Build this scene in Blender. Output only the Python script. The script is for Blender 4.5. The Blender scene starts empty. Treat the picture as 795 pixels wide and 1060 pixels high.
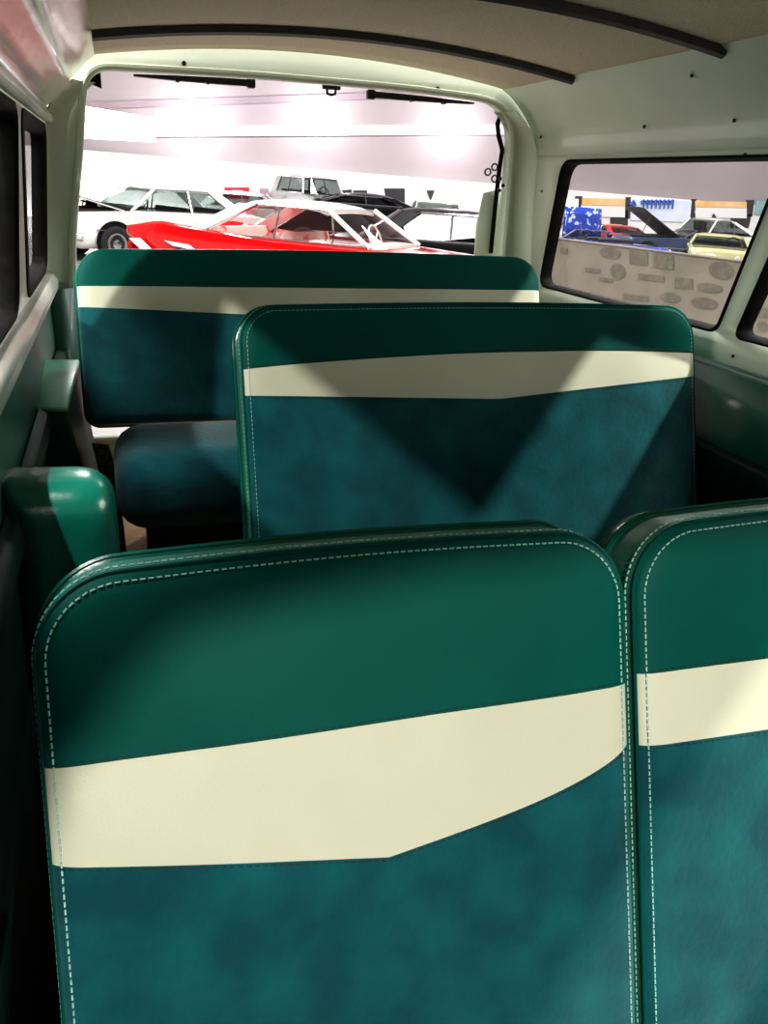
import bpy, bmesh, math, random
from mathutils import Vector, Matrix
from mathutils.geometry import tessellate_polygon
random.seed(4)
C = bpy.context.scene.collection
scene = bpy.context.scene
PI = math.pi

# ------------------------------------------------------------------ camera
FPX, IW, IH = 862.0, 795.0, 1060.0
CAM = Vector((0, 0, 1.17))
def _d(px, py): return Vector((px - IW/2, -(py - IH/2), FPX))
_rear = _d(115, 178).normalized()
_r0 = _d(3300, 320)
_right = (_r0 - _rear*_r0.dot(_rear)).normalized()
_up = _right.cross(_rear)
if _up.y < 0: _up = -_up
ROWS = (_right, _rear, _up)          # world = ROWS . cam(x right, y up, z forward)
def ray(px, py):
    v = _d(px, py); return Vector([r.dot(v) for r in ROWS])
def onY(px, py, Y): v = ray(px, py); return CAM + v*(Y/v.y)
def onX(px, py, X): v = ray(px, py); return CAM + v*(X/v.x)
def onZ(px, py, Z): v = ray(px, py); return CAM + v*((Z-CAM.z)/v.z)
cam = bpy.data.cameras.new('camera'); camo = bpy.data.objects.new('camera', cam); C.objects.link(camo)
camo.matrix_world = Matrix((
    (ROWS[0].x, ROWS[0].y, -ROWS[0].z, CAM.x),
    (ROWS[1].x, ROWS[1].y, -ROWS[1].z, CAM.y),
    (ROWS[2].x, ROWS[2].y, -ROWS[2].z, CAM.z),
    (0, 0, 0, 1)))
cam.sensor_fit = 'HORIZONTAL'; cam.sensor_width = 36; cam.lens = 36*FPX/IW
cam.clip_start = 0.02; cam.clip_end = 400
scene.camera = camo

# ------------------------------------------------------------------ materials
def srgb(r, g, b):
    f = lambda c: (c/12.92 if c <= .04045 else ((c+.055)/1.055)**2.4)
    return (f(r/255), f(g/255), f(b/255), 1)
def mat(name, col, rough=.5, metal=0, coat=0, noise=None, bump=None, sheen=0, spec=.5, emit=0, coat_rough=.1):
    """procedural principled material; noise=(scale, colour2, detail, lo, hi); bump=(scale, strength)"""
    m = bpy.data.materials.new(name); m.use_nodes = True
    nt = m.node_tree; b = nt.nodes['Principled BSDF']
    b.inputs['Base Color'].default_value = col
    b.inputs['Roughness'].default_value = rough
    b.inputs['Metallic'].default_value = metal
    b.inputs['Coat Weight'].default_value = coat
    b.inputs['Coat Roughness'].default_value = coat_rough
    b.inputs['Sheen Weight'].default_value = sheen
    b.inputs['Specular IOR Level'].default_value = spec
    if emit:
        b.inputs['Emission Color'].default_value = col
        b.inputs['Emission Strength'].default_value = emit
    tc = nt.nodes.new('ShaderNodeTexCoord')
    if noise:
        n = nt.nodes.new('ShaderNodeTexNoise'); n.inputs['Scale'].default_value = noise[0]
        n.inputs['Detail'].default_value = noise[2]
        nt.links.new(tc.outputs['Object'], n.inputs['Vector'])
        r = nt.nodes.new('ShaderNodeValToRGB')
        r.color_ramp.elements[0].position = noise[3]; r.color_ramp.elements[1].position = noise[4]
        r.color_ramp.elements[0].color = col; r.color_ramp.elements[1].color = noise[1]
        nt.links.new(n.outputs['Fac'], r.inputs['Fac']); nt.links.new(r.outputs['Color'], b.inputs['Base Color'])
    if bump:
        n = nt.nodes.new('ShaderNodeTexNoise'); n.inputs['Scale'].default_value = bump[0]; n.inputs['Detail'].default_value = 4
        nt.links.new(tc.outputs['Object'], n.inputs['Vector'])
        bn = nt.nodes.new('ShaderNodeBump'); bn.inputs['Strength'].default_value = bump[1]; bn.inputs['Distance'].default_value = .01
        nt.links.new(n.outputs['Fac'], bn.inputs['Height']); nt.links.new(bn.outputs['Normal'], b.inputs['Normal'])
    return m
def glass(name, tint=(1, 1, 1, 1), rough=.0, refl=1.5):
    m = bpy.data.materials.new(name); m.use_nodes = True; nt = m.node_tree
    nt.nodes.remove(nt.nodes['Principled BSDF'])
    out = nt.nodes['Material Output']
    t = nt.nodes.new('ShaderNodeBsdfTransparent'); t.inputs['Color'].default_value = tint
    g = nt.nodes.new('ShaderNodeBsdfGlossy'); g.inputs['Roughness'].default_value = rough
    lw = nt.nodes.new('ShaderNodeLayerWeight'); lw.inputs['Blend'].default_value = .5
    pw = nt.nodes.new('ShaderNodeMath'); pw.operation = 'POWER'; pw.inputs[1].default_value = 5
    fr = nt.nodes.new('ShaderNodeMath'); fr.operation = 'MULTIPLY_ADD'; fr.inputs[1].default_value = .8*min(1, (refl-1)*2); fr.inputs[2].default_value = .04*min(1, (refl-1)*2)
    nt.links.new(lw.outputs['Facing'], pw.inputs[0]); nt.links.new(pw.outputs[0], fr.inputs[0])
    mx = nt.nodes.new('ShaderNodeMixShader')
    nt.links.new(fr.outputs[0], mx.inputs[0]); nt.links.new(t.outputs[0], mx.inputs[1]); nt.links.new(g.outputs[0], mx.inputs[2])
    nt.links.new(mx.outputs[0], out.inputs['Surface'])
    return m

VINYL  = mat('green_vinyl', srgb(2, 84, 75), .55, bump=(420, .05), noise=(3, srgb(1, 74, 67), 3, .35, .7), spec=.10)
VINYL_GUSSET_LIT = mat('green_vinyl_gusset_lit', srgb(56, 116, 102), .40, bump=(420, .06), noise=(3, srgb(48, 108, 95), 3, .35, .7), spec=.5)  # green vinyl paled: the light the gusset catches is put into its colour
VINYL_GLOSS = mat('green_vinyl_gloss', srgb(10, 88, 74), .22, bump=(300, .06), spec=.6)
SUEDE  = mat('teal_suede', srgb(3, 70, 77), .9, noise=(13, srgb(9, 94, 99), 9, .36, .76), bump=(90, .15), sheen=.35, spec=.15)
CREAM  = mat('cream_vinyl', srgb(206, 206, 184), .45, bump=(400, .05), noise=(4, srgb(198, 199, 176), 3, .4, .7))
THREAD = mat('pale_thread', srgb(160, 206, 190), .7, noise=(40, srgb(140, 190, 174), 2, .4, .6))
DARKTHREAD = mat('dark_thread', srgb(20, 40, 36), .7, noise=(40, srgb(30, 50, 44), 2, .4, .6))
WHITEPAINT = mat('pale_green_white_paint', srgb(212, 220, 202), .42, coat=.15, noise=(2.0, srgb(192, 202, 184), 4, .35, .7), bump=(6, .05))
WHITEPAINT_BUMPY = mat('glossy_cream_vinyl_trim', srgb(220, 222, 210), .3, coat=.35, noise=(5, srgb(190, 198, 184), 5, .4, .65), bump=(9, .35))
GREENPAINT = mat('green_panel_paint', srgb(6, 84, 70), .45, coat=.08, noise=(3, srgb(6, 78, 68), 4, .35, .7))
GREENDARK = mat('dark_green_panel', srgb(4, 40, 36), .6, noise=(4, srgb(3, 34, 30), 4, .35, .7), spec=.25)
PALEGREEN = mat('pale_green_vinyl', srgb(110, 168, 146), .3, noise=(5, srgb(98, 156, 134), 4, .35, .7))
HEADLINER = mat('tan_headliner', srgb(204, 192, 170), .85, noise=(260, srgb(186, 174, 154), 3, .4, .62), bump=(300, .2), spec=.1)
BOW = mat('dark_roof_bow', srgb(58, 52, 46), .5, noise=(20, srgb(46, 40, 36), 3, .4, .6))
RUBBER = mat('black_rubber', srgb(10, 10, 10), .75, spec=.15, noise=(20, srgb(22, 22, 22), 3, .4, .6))
BLACKMETAL = mat('black_metal', srgb(18, 18, 18), .35, noise=(20, srgb(28, 28, 28), 3, .4, .6))
CHROME = mat('chrome', srgb(220, 220, 220), .08, 1, noise=(10, srgb(205, 205, 205), 2, .4, .6))
SLIVER = mat('light_sliver_metal', srgb(190, 190, 180), .3, .8, noise=(10, srgb(175, 175, 165), 2, .4, .6))  # bright finish for the made-up light sliver by the middle bench
CARPET = mat('tan_floor', srgb(176, 140, 98), .8, noise=(30, srgb(150, 114, 76), 5, .35, .7), bump=(80, .2))
DARKCARPET = mat('dark_brown_carpet', srgb(52, 42, 32), .9, noise=(9, srgb(92, 70, 46), 5, .4, .7), bump=(160, .3))
WEB = mat('woven_belt', srgb(44, 42, 38), .7, noise=(120, srgb(96, 92, 84), 2, .45, .6), bump=(200, .4))
GLASS = glass('window_glass', (.97, .98, .96, 1))
DARKGLASS = glass('door_window_glass', (.8, .8, .8, 1), .0, 1.08)
CARGLASS = glass('car_window_glass', (.42, .46, .45, 1), .01, 1.5)
DIMGLASS = glass('dark_car_window_glass', (.12, .12, .13, 1), .01, 1.3)
CLEARGLASS = glass('clear_car_window_glass', (.85, .86, .85, 1), .01, 1.5)

# ------------------------------------------------------------------ mesh helpers
class MB:
    def __init__(self): self.v = []; self.f = []
    def add(self, vs, fs):
        o = len(self.v); self.v += [Vector(p) for p in vs]; self.f += [tuple(i+o for i in f) for f in fs]; return self
    def box(self, c, s, rot=None):
        c = Vector(c); h = Vector(s)/2
        vs = [Vector((x*h.x, y*h.y, z*h.z)) for x in (-1, 1) for y in (-1, 1) for z in (-1, 1)]
        if rot: vs = [rot @ v for v in vs]
        return self.add([c+v for v in vs], [(0,1,3,2),(4,6,7,5),(0,4,5,1),(2,3,7,6),(0,2,6,4),(1,5,7,3)])
    def tube(self, pts, r, n=8, closed=False, cap=True):
        pts = [Vector(p) for p in pts]; N = len(pts); rings = []
        prev = None
        for i, p in enumerate(pts):
            a = pts[(i-1) % N] if (closed or i > 0) else p
            b = pts[(i+1) % N] if (closed or i < N-1) else p
            t = (b-a)
            t = t.normalized() if t.length > 1e-9 else Vector((0, 0, 1))
            if prev is None:
                ref = Vector((0, 0, 1)) if abs(t.z) < .9 else Vector((1, 0, 0))
                n1 = t.cross(ref).normalized()
            else:
                n1 = (prev - t*prev.dot(t)).normalized()
            prev = n1; n2 = t.cross(n1)
            rr = r[i] if isinstance(r, (list, tuple)) else r
            rings.append([p + n1*math.cos(2*PI*k/n)*rr + n2*math.sin(2*PI*k/n)*rr for k in range(n)])
        vs = [v for ring in rings for v in ring]; fs = []
        for i in range(N if closed else N-1):
            j = (i+1) % N
            for k in range(n):
                fs.append((i*n+k, i*n+(k+1) % n, j*n+(k+1) % n, j*n+k))
        if cap and not closed:
            fs.append(tuple(range(n))[::-1]); fs.append(tuple((N-1)*n+k for k in range(n)))
        return self.add(vs, fs)
    def loft(self, rings, closed=True, cap=True):
        n = len(rings[0]); vs = [v for r in rings for v in r]; fs = []
        for i in range(len(rings)-1):
            for k in range(n if closed else n-1):
                fs.append((i*n+k, i*n+(k+1) % n, (i+1)*n+(k+1) % n, (i+1)*n+k))
        if cap and closed:
            fs.append(tuple(range(n))[::-1]); fs.append(tuple((len(rings)-1)*n+k for k in range(n)))
        return self.add(vs, fs)
    def lathe(self, prof, c, axis=(0, 0, 1), n=24):
        c = Vector(c); ax = Vector(axis).normalized()
        ref = Vector((0, 0, 1)) if abs(ax.z) < .9 else Vector((1, 0, 0))
        e1 = ax.cross(ref).normalized(); e2 = ax.cross(e1)
        rings = [[c + ax*h + (e1*math.cos(2*PI*k/n)+e2*math.sin(2*PI*k/n))*r for k in range(n)] for r, h in prof]
        return self.loft(rings)
    def obj(self, name, m, parent=None, smooth=True, bevel=0, solid=0, sub=0, kind=None, angle=40, soff=-1):
        off = Vector((0, 0, 0))
        if parent is not None:
            q = parent
            while q is not None: off += q.location; q = q.parent
        me = bpy.data.meshes.new(name)
        me.from_pydata([v-off for v in self.v], [], self.f); me.update()
        bm = bmesh.new(); bm.from_mesh(me); bmesh.ops.remove_doubles(bm, verts=bm.verts, dist=1e-6)
        bmesh.ops.recalc_face_normals(bm, faces=bm.faces); bm.to_mesh(me); bm.free()
        me.materials.append(m)
        o = bpy.data.objects.new(name, me); C.objects.link(o)
        if parent is not None: o.parent = parent
        if smooth:
            for p in me.polygons: p.use_smooth = True
            try: me.set_sharp_from_angle(angle=math.radians(angle))
            except Exception: pass
        if solid:
            md = o.modifiers.new('solid', 'SOLIDIFY'); md.thickness = solid; md.offset = soff
        if bevel:
            md = o.modifiers.new('bevel', 'BEVEL'); md.width = bevel; md.segments = 3; md.limit_method = 'ANGLE'
        if sub:
            md = o.modifiers.new('sub', 'SUBSURF'); md.levels = sub; md.render_levels = sub
        if kind: o['kind'] = kind
        return o
def tag(o, label, cat, group=None, kind=None):
    o['label'] = label; o['category'] = cat
    if group: o['group'] = group
    if kind: o['kind'] = kind
    return o
def thing(name, loc, label, cat, group=None):
    o = bpy.data.objects.new(name, None); C.objects.link(o); o.location = loc
    o.empty_display_size = .1
    return tag(o, label, cat, group)
def rrect(x0, x1, y0, y1, r, n=6):
    pts = []
    for cx, cy, a in ((x1-r, y1-r, 0), (x0+r, y1-r, 90), (x0+r, y0+r, 180), (x1-r, y0+r, 270)):
        for k in range(n+1):
            t = math.radians(a+90*k/n); pts.append((cx+r*math.cos(t), cy+r*math.sin(t)))
    return pts
def rpoly(corners, rad, n=6):
    """round the corners of a 2-D polygon"""
    out = []; N = len(corners)
    for i in range(N):
        p = Vector(corners[i]); a = Vector(corners[i-1]); b = Vector(corners[(i+1) % N])
        r = rad[i] if isinstance(rad, (list, tuple)) else rad
        if r <= 0: out.append((p.x, p.y)); continue
        pa = p + (a-p).normalized()*r; pb = p + (b-p).normalized()*r
        for k in range(n+1):
            t = k/n; q = pa*(1-t)**2 + p*2*t*(1-t) + pb*t*t; out.append((q.x, q.y))
    return out
def panel_with_holes(outer, holes, fn):
    """flat 2-D polygon with holes, mapped to 3-D by fn"""
    loops = [[Vector((x, y, 0)) for x, y in outer]] + [[Vector((x, y, 0)) for x, y in h] for h in holes]
    tris = tessellate_polygon(loops)
    flat = [p for l in loops for p in l]
    return MB().add([fn(p.x, p.y) for p in flat], [tuple(t) for t in tris])

# ------------------------------------------------------------------ vehicle shell
XC = .58                                   # centre line of the vehicle
YF, YR = -.75, 2.72                        # front and rear of the shell
ZC = 1.458                                 # roof edge
XRL, XRR = -.045, 1.215                    # roof panel edges
def roof_z(x):
    t = (x-XC)/.635; return 1.516 - .055*t*t
mb = MB(); nx, ny = 24, 30
mb.add([(XRL-.02+(XRR-XRL+.04)*i/nx, YF+(2.70-YF)*j/ny, roof_z(XRL-.02+(XRR-XRL+.04)*i/nx)) for j in range(ny+1) for i in range(nx+1)],
       [(j*(nx+1)+i, j*(nx+1)+i+1, (j+1)*(nx+1)+i+1, (j+1)*(nx+1)+i) for j in range(ny) for i in range(nx)])
mb.obj('ceiling', HEADLINER, kind='structure', solid=.03, soff=1)
# roof bows
for k, (yb, xa, xb) in enumerate(((2.27, -.02, 1.21), (1.66, -.02, 1.222), (.95, -.02, 1.222))):
    mb = MB(); rings = []
    for i in range(41):
        x = xa+(xb-xa)*i/40; z = roof_z(x)
        rings.append([(x, yb-.016, z-.002), (x, yb-.012, z-.016), (x, yb, z-.021), (x, yb+.012, z-.016), (x, yb+.016, z-.002)])
    mb.loft([[Vector(p) for p in r] for r in rings])
    mb.obj('trim_%d' % (k+1), BOW, kind='structure')

def xr(z):      # inner face of the right wall
    return 1.362 - max(0, z-.86)*.095
def xl(z):
    return -.200 + max(0, z-.86)*.085
# window outlines in (y, z)
WR1 = rpoly([(2.485, 1.256), (1.535, 1.256), (1.695, .876), (2.622, .876)], [.05, .03, .03, .05])
WR2 = rpoly([(1.455, 1.256), (-.25, 1.256), (-.25, .876), (1.625, .876)], [.03, .05, .05, .03])  # unseen front end stretched forward to let light onto the right front seat
WL1 = rpoly([(2.66, 1.278), (1.98, 1.278), (2.03, .905), (2.62, .905)], .05)
WL2 = rpoly([(1.88, 1.278), (.80, 1.278), (.80, .905), (1.80, .905)], .05)  # unseen front edge set back so solid wall shades the front seat
def shrink(poly, d):
    cx = sum(p[0] for p in poly)/len(poly); cy = sum(p[1] for p in poly)/len(poly)
    hx = max(abs(p[0]-cx) for p in poly); hy = max(abs(p[1]-cy) for p in poly)
    return [(cx+(p[0]-cx)*(1-d/hx), cy+(p[1]-cy)*(1-d/hy)) for p in poly]

# right wall: window belt, as one sheet with two openings
wr = panel_with_holes([(YF, .79), (YR-.01, .79), (YR-.01, 1.275), (YF, 1.275)], [WR1, WR2], lambda y, z: (xr(z), y, z))
# upper side panel curving into the roof, with two soft rolls
prof = [(1.322, 1.275), (1.320, 1.30), (1.322, 1.325), (1.318, 1.345), (1.302, 1.372), (1.278, 1.402), (1.250, 1.430), (1.228, 1.448), (1.205, 1.461), (1.195, 1.472)]
n = len(prof)
wr.add([(p[0], y, p[1]) for y in (YF, YR-.01) for p in prof], [(i, i+1, n+i+1, n+i) for i in range(n-1)])
wr_o = wr.obj('wall_right', WHITEPAINT, kind='structure', solid=.035, soff=1, angle=50)
# lower right wall: green panel, ledge, dark skirt
g = MB(); prof = [(1.365, .79), (1.352, .785), (1.352, .62), (1.352, .604)]
g.add([(p[0], y, p[1]) for y in (YF, YR-.02) for p in prof], [(i, i+1, 4+i+1, 4+i) for i in range(3)])
g.obj('trim_4', GREENPAINT, kind='structure', solid=.02, soff=1)
g = MB(); prof = [(1.352, .607), (1.325, .604), (1.322, .594), (1.335, .582), (1.345, .40), (1.345, -.2)]
g.add([(p[0], y, p[1]) for y in (YF, YR-.02) for p in prof], [(i, i+1, 6+i+1, 6+i) for i in range(5)])
g.obj('trim_5', GREENDARK, kind='structure', solid=.02, soff=1)
# left wall
wl = panel_with_holes([(YF, .84), (YR-.01, .84), (YR-.01, 1.29), (YF, 1.29)], [WL1, WL2], lambda y, z: (xl(z), y, z))
wl_o = wl.obj('wall_left', WHITEPAINT, kind='structure', solid=.035, soff=1, angle=50)
# left sill: glossy rail under the windows, rounded
s = MB(); prof = [(-.20, .885), (-.186, .882), (-.178, .868), (-.18, .852), (-.195, .838), (-.20, .835)]
s.add([(p[0], y, p[1]) for y in (YF, YR-.03) for p in prof], [(i, i+1, 6+i+1, 6+i) for i in range(5)])
s.obj('trim_6', WHITEPAINT_BUMPY, kind='structure', solid=.01, soff=1)
# left upper trims: header rail above the windows, recess, second rail, then the cove to the roof
up_prof = [(-.162, 1.288), (-.150, 1.286), (-.140, 1.294), (-.142, 1.306), (-.152, 1.314), (-.152, 1.330), (-.140, 1.338), (-.122, 1.350),
           (-.112, 1.366), (-.098, 1.372), (-.088, 1.384), (-.090, 1.398), (-.076, 1.412), (-.056, 1.432), (-.036, 1.452), (-.024, 1.462), (-.016, 1.475)]
s = MB(); n = len(up_prof); NY = 60
s.add([(p[0], YF+(YR-.03-YF)*j/NY, p[1]) for j in range(NY+1) for p in up_prof],
      [(j*n+i, j*n+i+1, (j+1)*n+i+1, (j+1)*n+i) for j in range(NY) for i in range(n-1)])
s.obj('trim_7', WHITEPAINT_BUMPY, kind='structure', solid=.012, soff=1, angle=60)
# left lower door panel and skirt
g = MB(); prof = [(-.200, .845), (-.196, .80), (-.194, .70), (-.196, .655)]
g.add([(p[0], y, p[1]) for y in (YF, YR-.02) for p in prof], [(i, i+1, 4+i+1, 4+i) for i in range(3)])
g.obj('trim_8', GREENPAINT, kind='structure', solid=.02, soff=1)
g = MB(); prof = [(-.196, .655), (-.186, .652), (-.184, .642), (-.200, .634), (-.205, .36), (-.190, .355), (-.190, .27), (-.205, .26), (-.205, -.2)]
g.add([(p[0], y, p[1]) for y in (YF, YR-.02) for p in prof], [(i, i+1, 9+i+1, 9+i) for i in range(8)])
g.obj('trim_9', GREENDARK, kind='structure', solid=.02, soff=1)
g = MB(); g.box((-.187, .95, .313), (.012, .60, .075)); g.obj('trim_10', DARKCARPET, kind='structure', bevel=.004)

# rear body frame with the open tailgate hole
def rear_pt(x, z, dy=0):
    return (x, YR - .0*(z-.9) + dy, z)
outer = [(-.235, .30), (1.395, .30), (1.395, .80), (1.36, 1.10), (1.33, 1.32), (1.28, 1.42)]
outer += [(XRR-(XRR-XRL)*i/16, roof_z(XRR-(XRR-XRL)*i/16)+.012) for i in range(17)]
outer += [(-.11, 1.42), (-.16, 1.30), (-.20, 1.05), (-.235, .80)]
HOLE = rpoly([(1.262, .37), (1.258, 1.16), (1.254, 1.428), (.92, 1.447), (.40, 1.450), (-.052, 1.440), (-.074, 1.27), (-.128, .95), (-.142, .37)], [.03, .1, .13, .15, .15, .075, .05, .1, .03], 8)
rf = panel_with_holes(outer, [HOLE], rear_pt)
rf_o = rf.obj('wall_rear', WHITEPAINT, kind='structure', solid=.055, soff=1, bevel=.006)
# rolled inner lip around the opening and the corner coves
l = MB(); l.tube([rear_pt(x, z, -.004) for x, z in HOLE], .011, 8, closed=True)
l.obj('trim_11', WHITEPAINT, kind='structure')
for k, sgn in enumerate((-1, 1)):
    l = MB(); rings = []
    for i in range(22):
        z = .86 + (1.40-.86)*i/21
        xw = xr(z) if sgn > 0 else xl(z)
        if z > 1.275:
            t = (z-1.275)/.125
            xw += (-.075*t*t if sgn > 0 else .075*t*t)
        r = .055
        ring = [Vector((xw+.005*sgn, YR-r, z))]
        for q in range(7):
            a = q/6*PI/2
            ring.append(Vector((xw - sgn*r*(1-math.cos(a)), YR - r*(1-math.sin(a)) - .002, z)))
        rings.append(ring)
    l.loft(rings, closed=False, cap=False)
    l.obj('trim_%d' % (12+k), WHITEPAINT, kind='structure', angle=80)
# green lower pillar trims at the rear corners
g = MB(); g.add([(-.20, YR-.06, .845), (-.13, YR-.012, .845), (-.13, YR-.012, .3), (-.20, YR-.06, .3)], [(0, 1, 2, 3)])
g.obj('trim_14', GREENPAINT, kind='structure', solid=.006)
g = MB(); g.add([(1.355, YR-.06, .80), (1.26, YR-.012, .80), (1.26, YR-.012, .3), (1.355, YR-.06, .3)], [(0, 1, 2, 3)])
g.obj('trim_15', GREENPAINT, kind='structure', solid=.006)
# floors
f = MB(); f.box((XC, (YF+1.70)/2, -.19), (1.58, 1.70-YF, .06)); f.obj('floor', DARKCARPET, kind='structure')
f = MB(); f.box((XC, (1.70+YR+.05)/2, .27), (1.58, YR+.05-1.70, .05)); f.box((XC, 1.71, .05), (1.58, .03, .45)); f.obj('floor_rear', CARPET, kind='structure')

# windows: rubber gasket ring + pane
def window(idx, poly, xf, side, gm=GLASS, gw=.006, depth=.034):
    N = len(poly); inner = shrink(poly, gw); outp = shrink(poly, -.006)
    pane = MB().add([(xf(z)+side*.022, y, z) for y, z in shrink(poly, .004)], [tuple(range(N))])
    po = pane.obj('window_%d' % idx, gm, kind='structure', smooth=False)
    m = MB(); rings = []
    for i in range(N):
        (oy, oz), (iy, iz) = outp[i], inner[i]
        o1 = Vector((xf(oz)-side*.003, oy, oz)); i1 = Vector((xf(iz)+side*.004, iy, iz))
        i2 = Vector((xf(iz)+side*depth, iy, iz)); o2 = Vector((xf(oz)+side*depth, oy, oz))
        rings.append([o1, (o1+i1)/2-Vector((side*.006, 0, 0)), i1, i2, o2])
    rings.append(rings[0])
    m.loft(rings, cap=False)
    m.obj('gasket', RUBBER, po, angle=60)
    return po
w1 = window(1, WR1, xr, 1); w2 = window(2, WR2, xr, 1)
w3 = window(3, WL1, xl, -1, gw=.02); w4 = window(4, WL2, xl, -1, gm=DARKGLASS, gw=.012)
# screws on the white panels
def screw(p, axis, parent, r=.0042):
    m = MB(); m.lathe([(.0002, -.004), (r, -.003), (r, 0), (.0002, .001)], p, axis, 10); m.obj('screw', BLACKMETAL, parent)
for y, z in ((2.64, 1.33), (2.06, 1.335), (1.71, 1.332)): screw((1.319, y, z), (1, 0, 0), wr_o)
screw((1.255, 1.80, 1.424), (1, 0, .8), wr_o)
screw((xr(1.262), 1.66, 1.262), (1, 0, 0), wr_o); screw((xr(1.17), 2.62, 1.17), (1, 0, 0), wr_o)
screw((xr(.83), 1.62, .83), (1, 0, 0), wr_o); screw((xr(.85), 2.0, .85), (1, 0, 0), wr_o)
for x, z in ((.987, 1.452), (.219, 1.465)): screw(rear_pt(x, z, -.004), (0, -1, 0), rf_o, .0065)

# ------------------------------------------------------------------ seats
def make_seat(name, origin, deg, width, vtop, vbot, rtop, band_t, band_b, label, group, puff=.022, thick=.05, shell=.012, shell_t=.05,
              shell_up=.012, crown=.006, stitched=True, glint=False, cushion=None, rbot=.03, tall=0):
    """origin = centre of the seat on the band line; (u, v) run along the face, w backwards"""
    O = Vector(origin); t = math.radians(deg)
    U = Vector((1, 0, 0)); V = Vector((0, math.sin(t), math.cos(t))); Wd = Vector((0, math.cos(t), -math.sin(t)))
    P = lambda u, v, w=0: O + U*u + V*v + Wd*w
    hw = width/2
    root = thing(name, (O.x, O.y, O.z+vbot), label, 'seat', group)
    def outline(e=0, eup=None, n=10):
        """closed outline (clockwise from bottom left), grown by e"""
        eup = e if eup is None else eup
        r = rtop + e; pts = []
        x0, x1, y0, y1 = -hw-e, hw+e, vbot-e, vtop+eup
        rb = max(.004, rbot+e)
        nn = n
        def arc(cx, cy, rr, a0, a1):
            for k in range(nn+1):
                a = math.radians(a0+(a1-a0)*k/nn); pts.append((cx+rr*math.cos(a), cy+rr*math.sin(a)))
        arc(x0+rb, y0+rb, rb, 270, 180)
        for k in range(1, 12): pts.append((x0, y0+rb+(y1-r-y0-rb)*k/12))
        arc(x0+r, y1-r, r, 180, 90)
        for k in range(1, 24):
            s = k/24; pts.append((x0+r+(x1-x0-2*r)*s, y1+crown*math.sin(PI*s)))
        arc(x1-r, y1-r, r, 90, 0)
        for k in range(1, 12): pts.append((x1, y1-r+(y0+rb-y1+r)*k/12))
        arc(x1-rb, y0+rb, rb, 0, -90)
        for k in range(1, 12): pts.append((x1-rb+(x0+rb-x1+rb)*k/12, y0))
        return pts
    def vt(u):
        a = abs(u); s = max(0., min(1., (u+hw-rtop)/(2*hw-2*rtop)))
        cr = crown*math.sin(PI*s)
        if a <= hw-rtop: return vtop+cr
        d = min(a-(hw-rtop), rtop); return vtop-rtop+math.sqrt(max(0, rtop*rtop-d*d))
    def vb(u):
        a = abs(u)
        if a <= hw-rbot: return vbot
        d = min(a-(hw-rbot), rbot); return vbot+rbot-math.sqrt(max(0, rbot*rbot-d*d))
    def sd(u, v):
        """distance inside the outline"""
        r = rtop if v > (vtop+vbot)/2 else rbot
        cy = (vtop+vbot)/2; hh = (vtop-vbot)/2
        qx = abs(u)-hw+r; qy = abs(v-cy)-hh+r
        return -(math.hypot(max(qx, 0), max(qy, 0))+min(max(qx, qy), 0)-r)
    def surf(u, v):
        d = max(0, sd(u, v)); s = min(1, d/.035)
        w = -puff*math.sqrt(max(0, 1-(1-s)**2))*.6
        w -= puff*.4*(1-math.exp(-d/.12))
        # a few soft creases
        w += .0016*math.sin(u*17+v*9)*math.sin(v*13+1.3)*min(1, d/.08)
        return w
    nu = 64
    us = [-hw*math.cos(PI*i/nu) for i in range(nu+1)]
    def face(nm, lo, hi, m, nv):
        mb = MB()
        for i, u in enumerate(us):
            a = min(max(lo(u), vb(u)), vt(u)); b = max(min(hi(u), vt(u)), a)
            for j in range(nv+1):
                s = j/nv
                v = a+(b-a)*s
                mb.v.append(P(u, v, surf(u, v)))
        for i in range(nu):
            for j in range(nv): mb.f.append((i*(nv+1)+j, (i+1)*(nv+1)+j, (i+1)*(nv+1)+j+1, i*(nv+1)+j+1))
        return mb.obj(nm, m, root, angle=70)
    big = lambda u: 9.; low = lambda u: -9.
    face('vinyl_panel', band_t, big, VINYL, 16)['label'] = 'smooth green vinyl upper panel'
    face('stripe', band_b, band_t, CREAM, 10)['label'] = 'cream vinyl stripe across the backrest'
    face('suede_panel', low, band_b, SUEDE, 26)['label'] = 'teal suede lower panel'
    # gusset: the side strip of the pad
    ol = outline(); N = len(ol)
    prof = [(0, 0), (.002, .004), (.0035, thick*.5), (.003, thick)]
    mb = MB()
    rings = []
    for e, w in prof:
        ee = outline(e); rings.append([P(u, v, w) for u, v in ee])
    mb.loft(rings, cap=False); mb.obj('gusset', VINYL_GUSSET_LIT, root, angle=60)
    # back shell, slightly larger, rounded edges
    mb = MB(); rings = []
    for e, w in ((-.02, thick-.002), (shell*.5, thick), (shell, thick+.006), (shell, thick+shell_t-.012), (shell*.4, thick+shell_t), (-.03, thick+shell_t+.004)):
        rings.append([P(u, v, w) for u, v in outline(e, e+(shell_up-shell)+tall*0)])
    mb.loft(rings); mb.obj('back_shell', VINYL_GLOSS, root, angle=75)
    # piping on the shell's front edge
    mb = MB(); mb.tube([P(u, v, thick+.004) for u, v in outline(shell*.8, shell*.8+(shell_up-shell))], .0042, 6, closed=True)
    mb.obj('piping', VINYL_GLOSS, root)
    # welt between face and gusset
    def resample(pts3, step):
        out = []; acc = 0
        for a, b in zip(pts3, pts3[1:]):
            L = (b-a).length; 
            if L < 1e-7: continue
            d = step-acc
            while d <= L: out.append((a+(b-a)*(d/L), (b-a).normalized())); d += step
            acc = (acc+L) % step if d > L else 0
        return out
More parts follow.
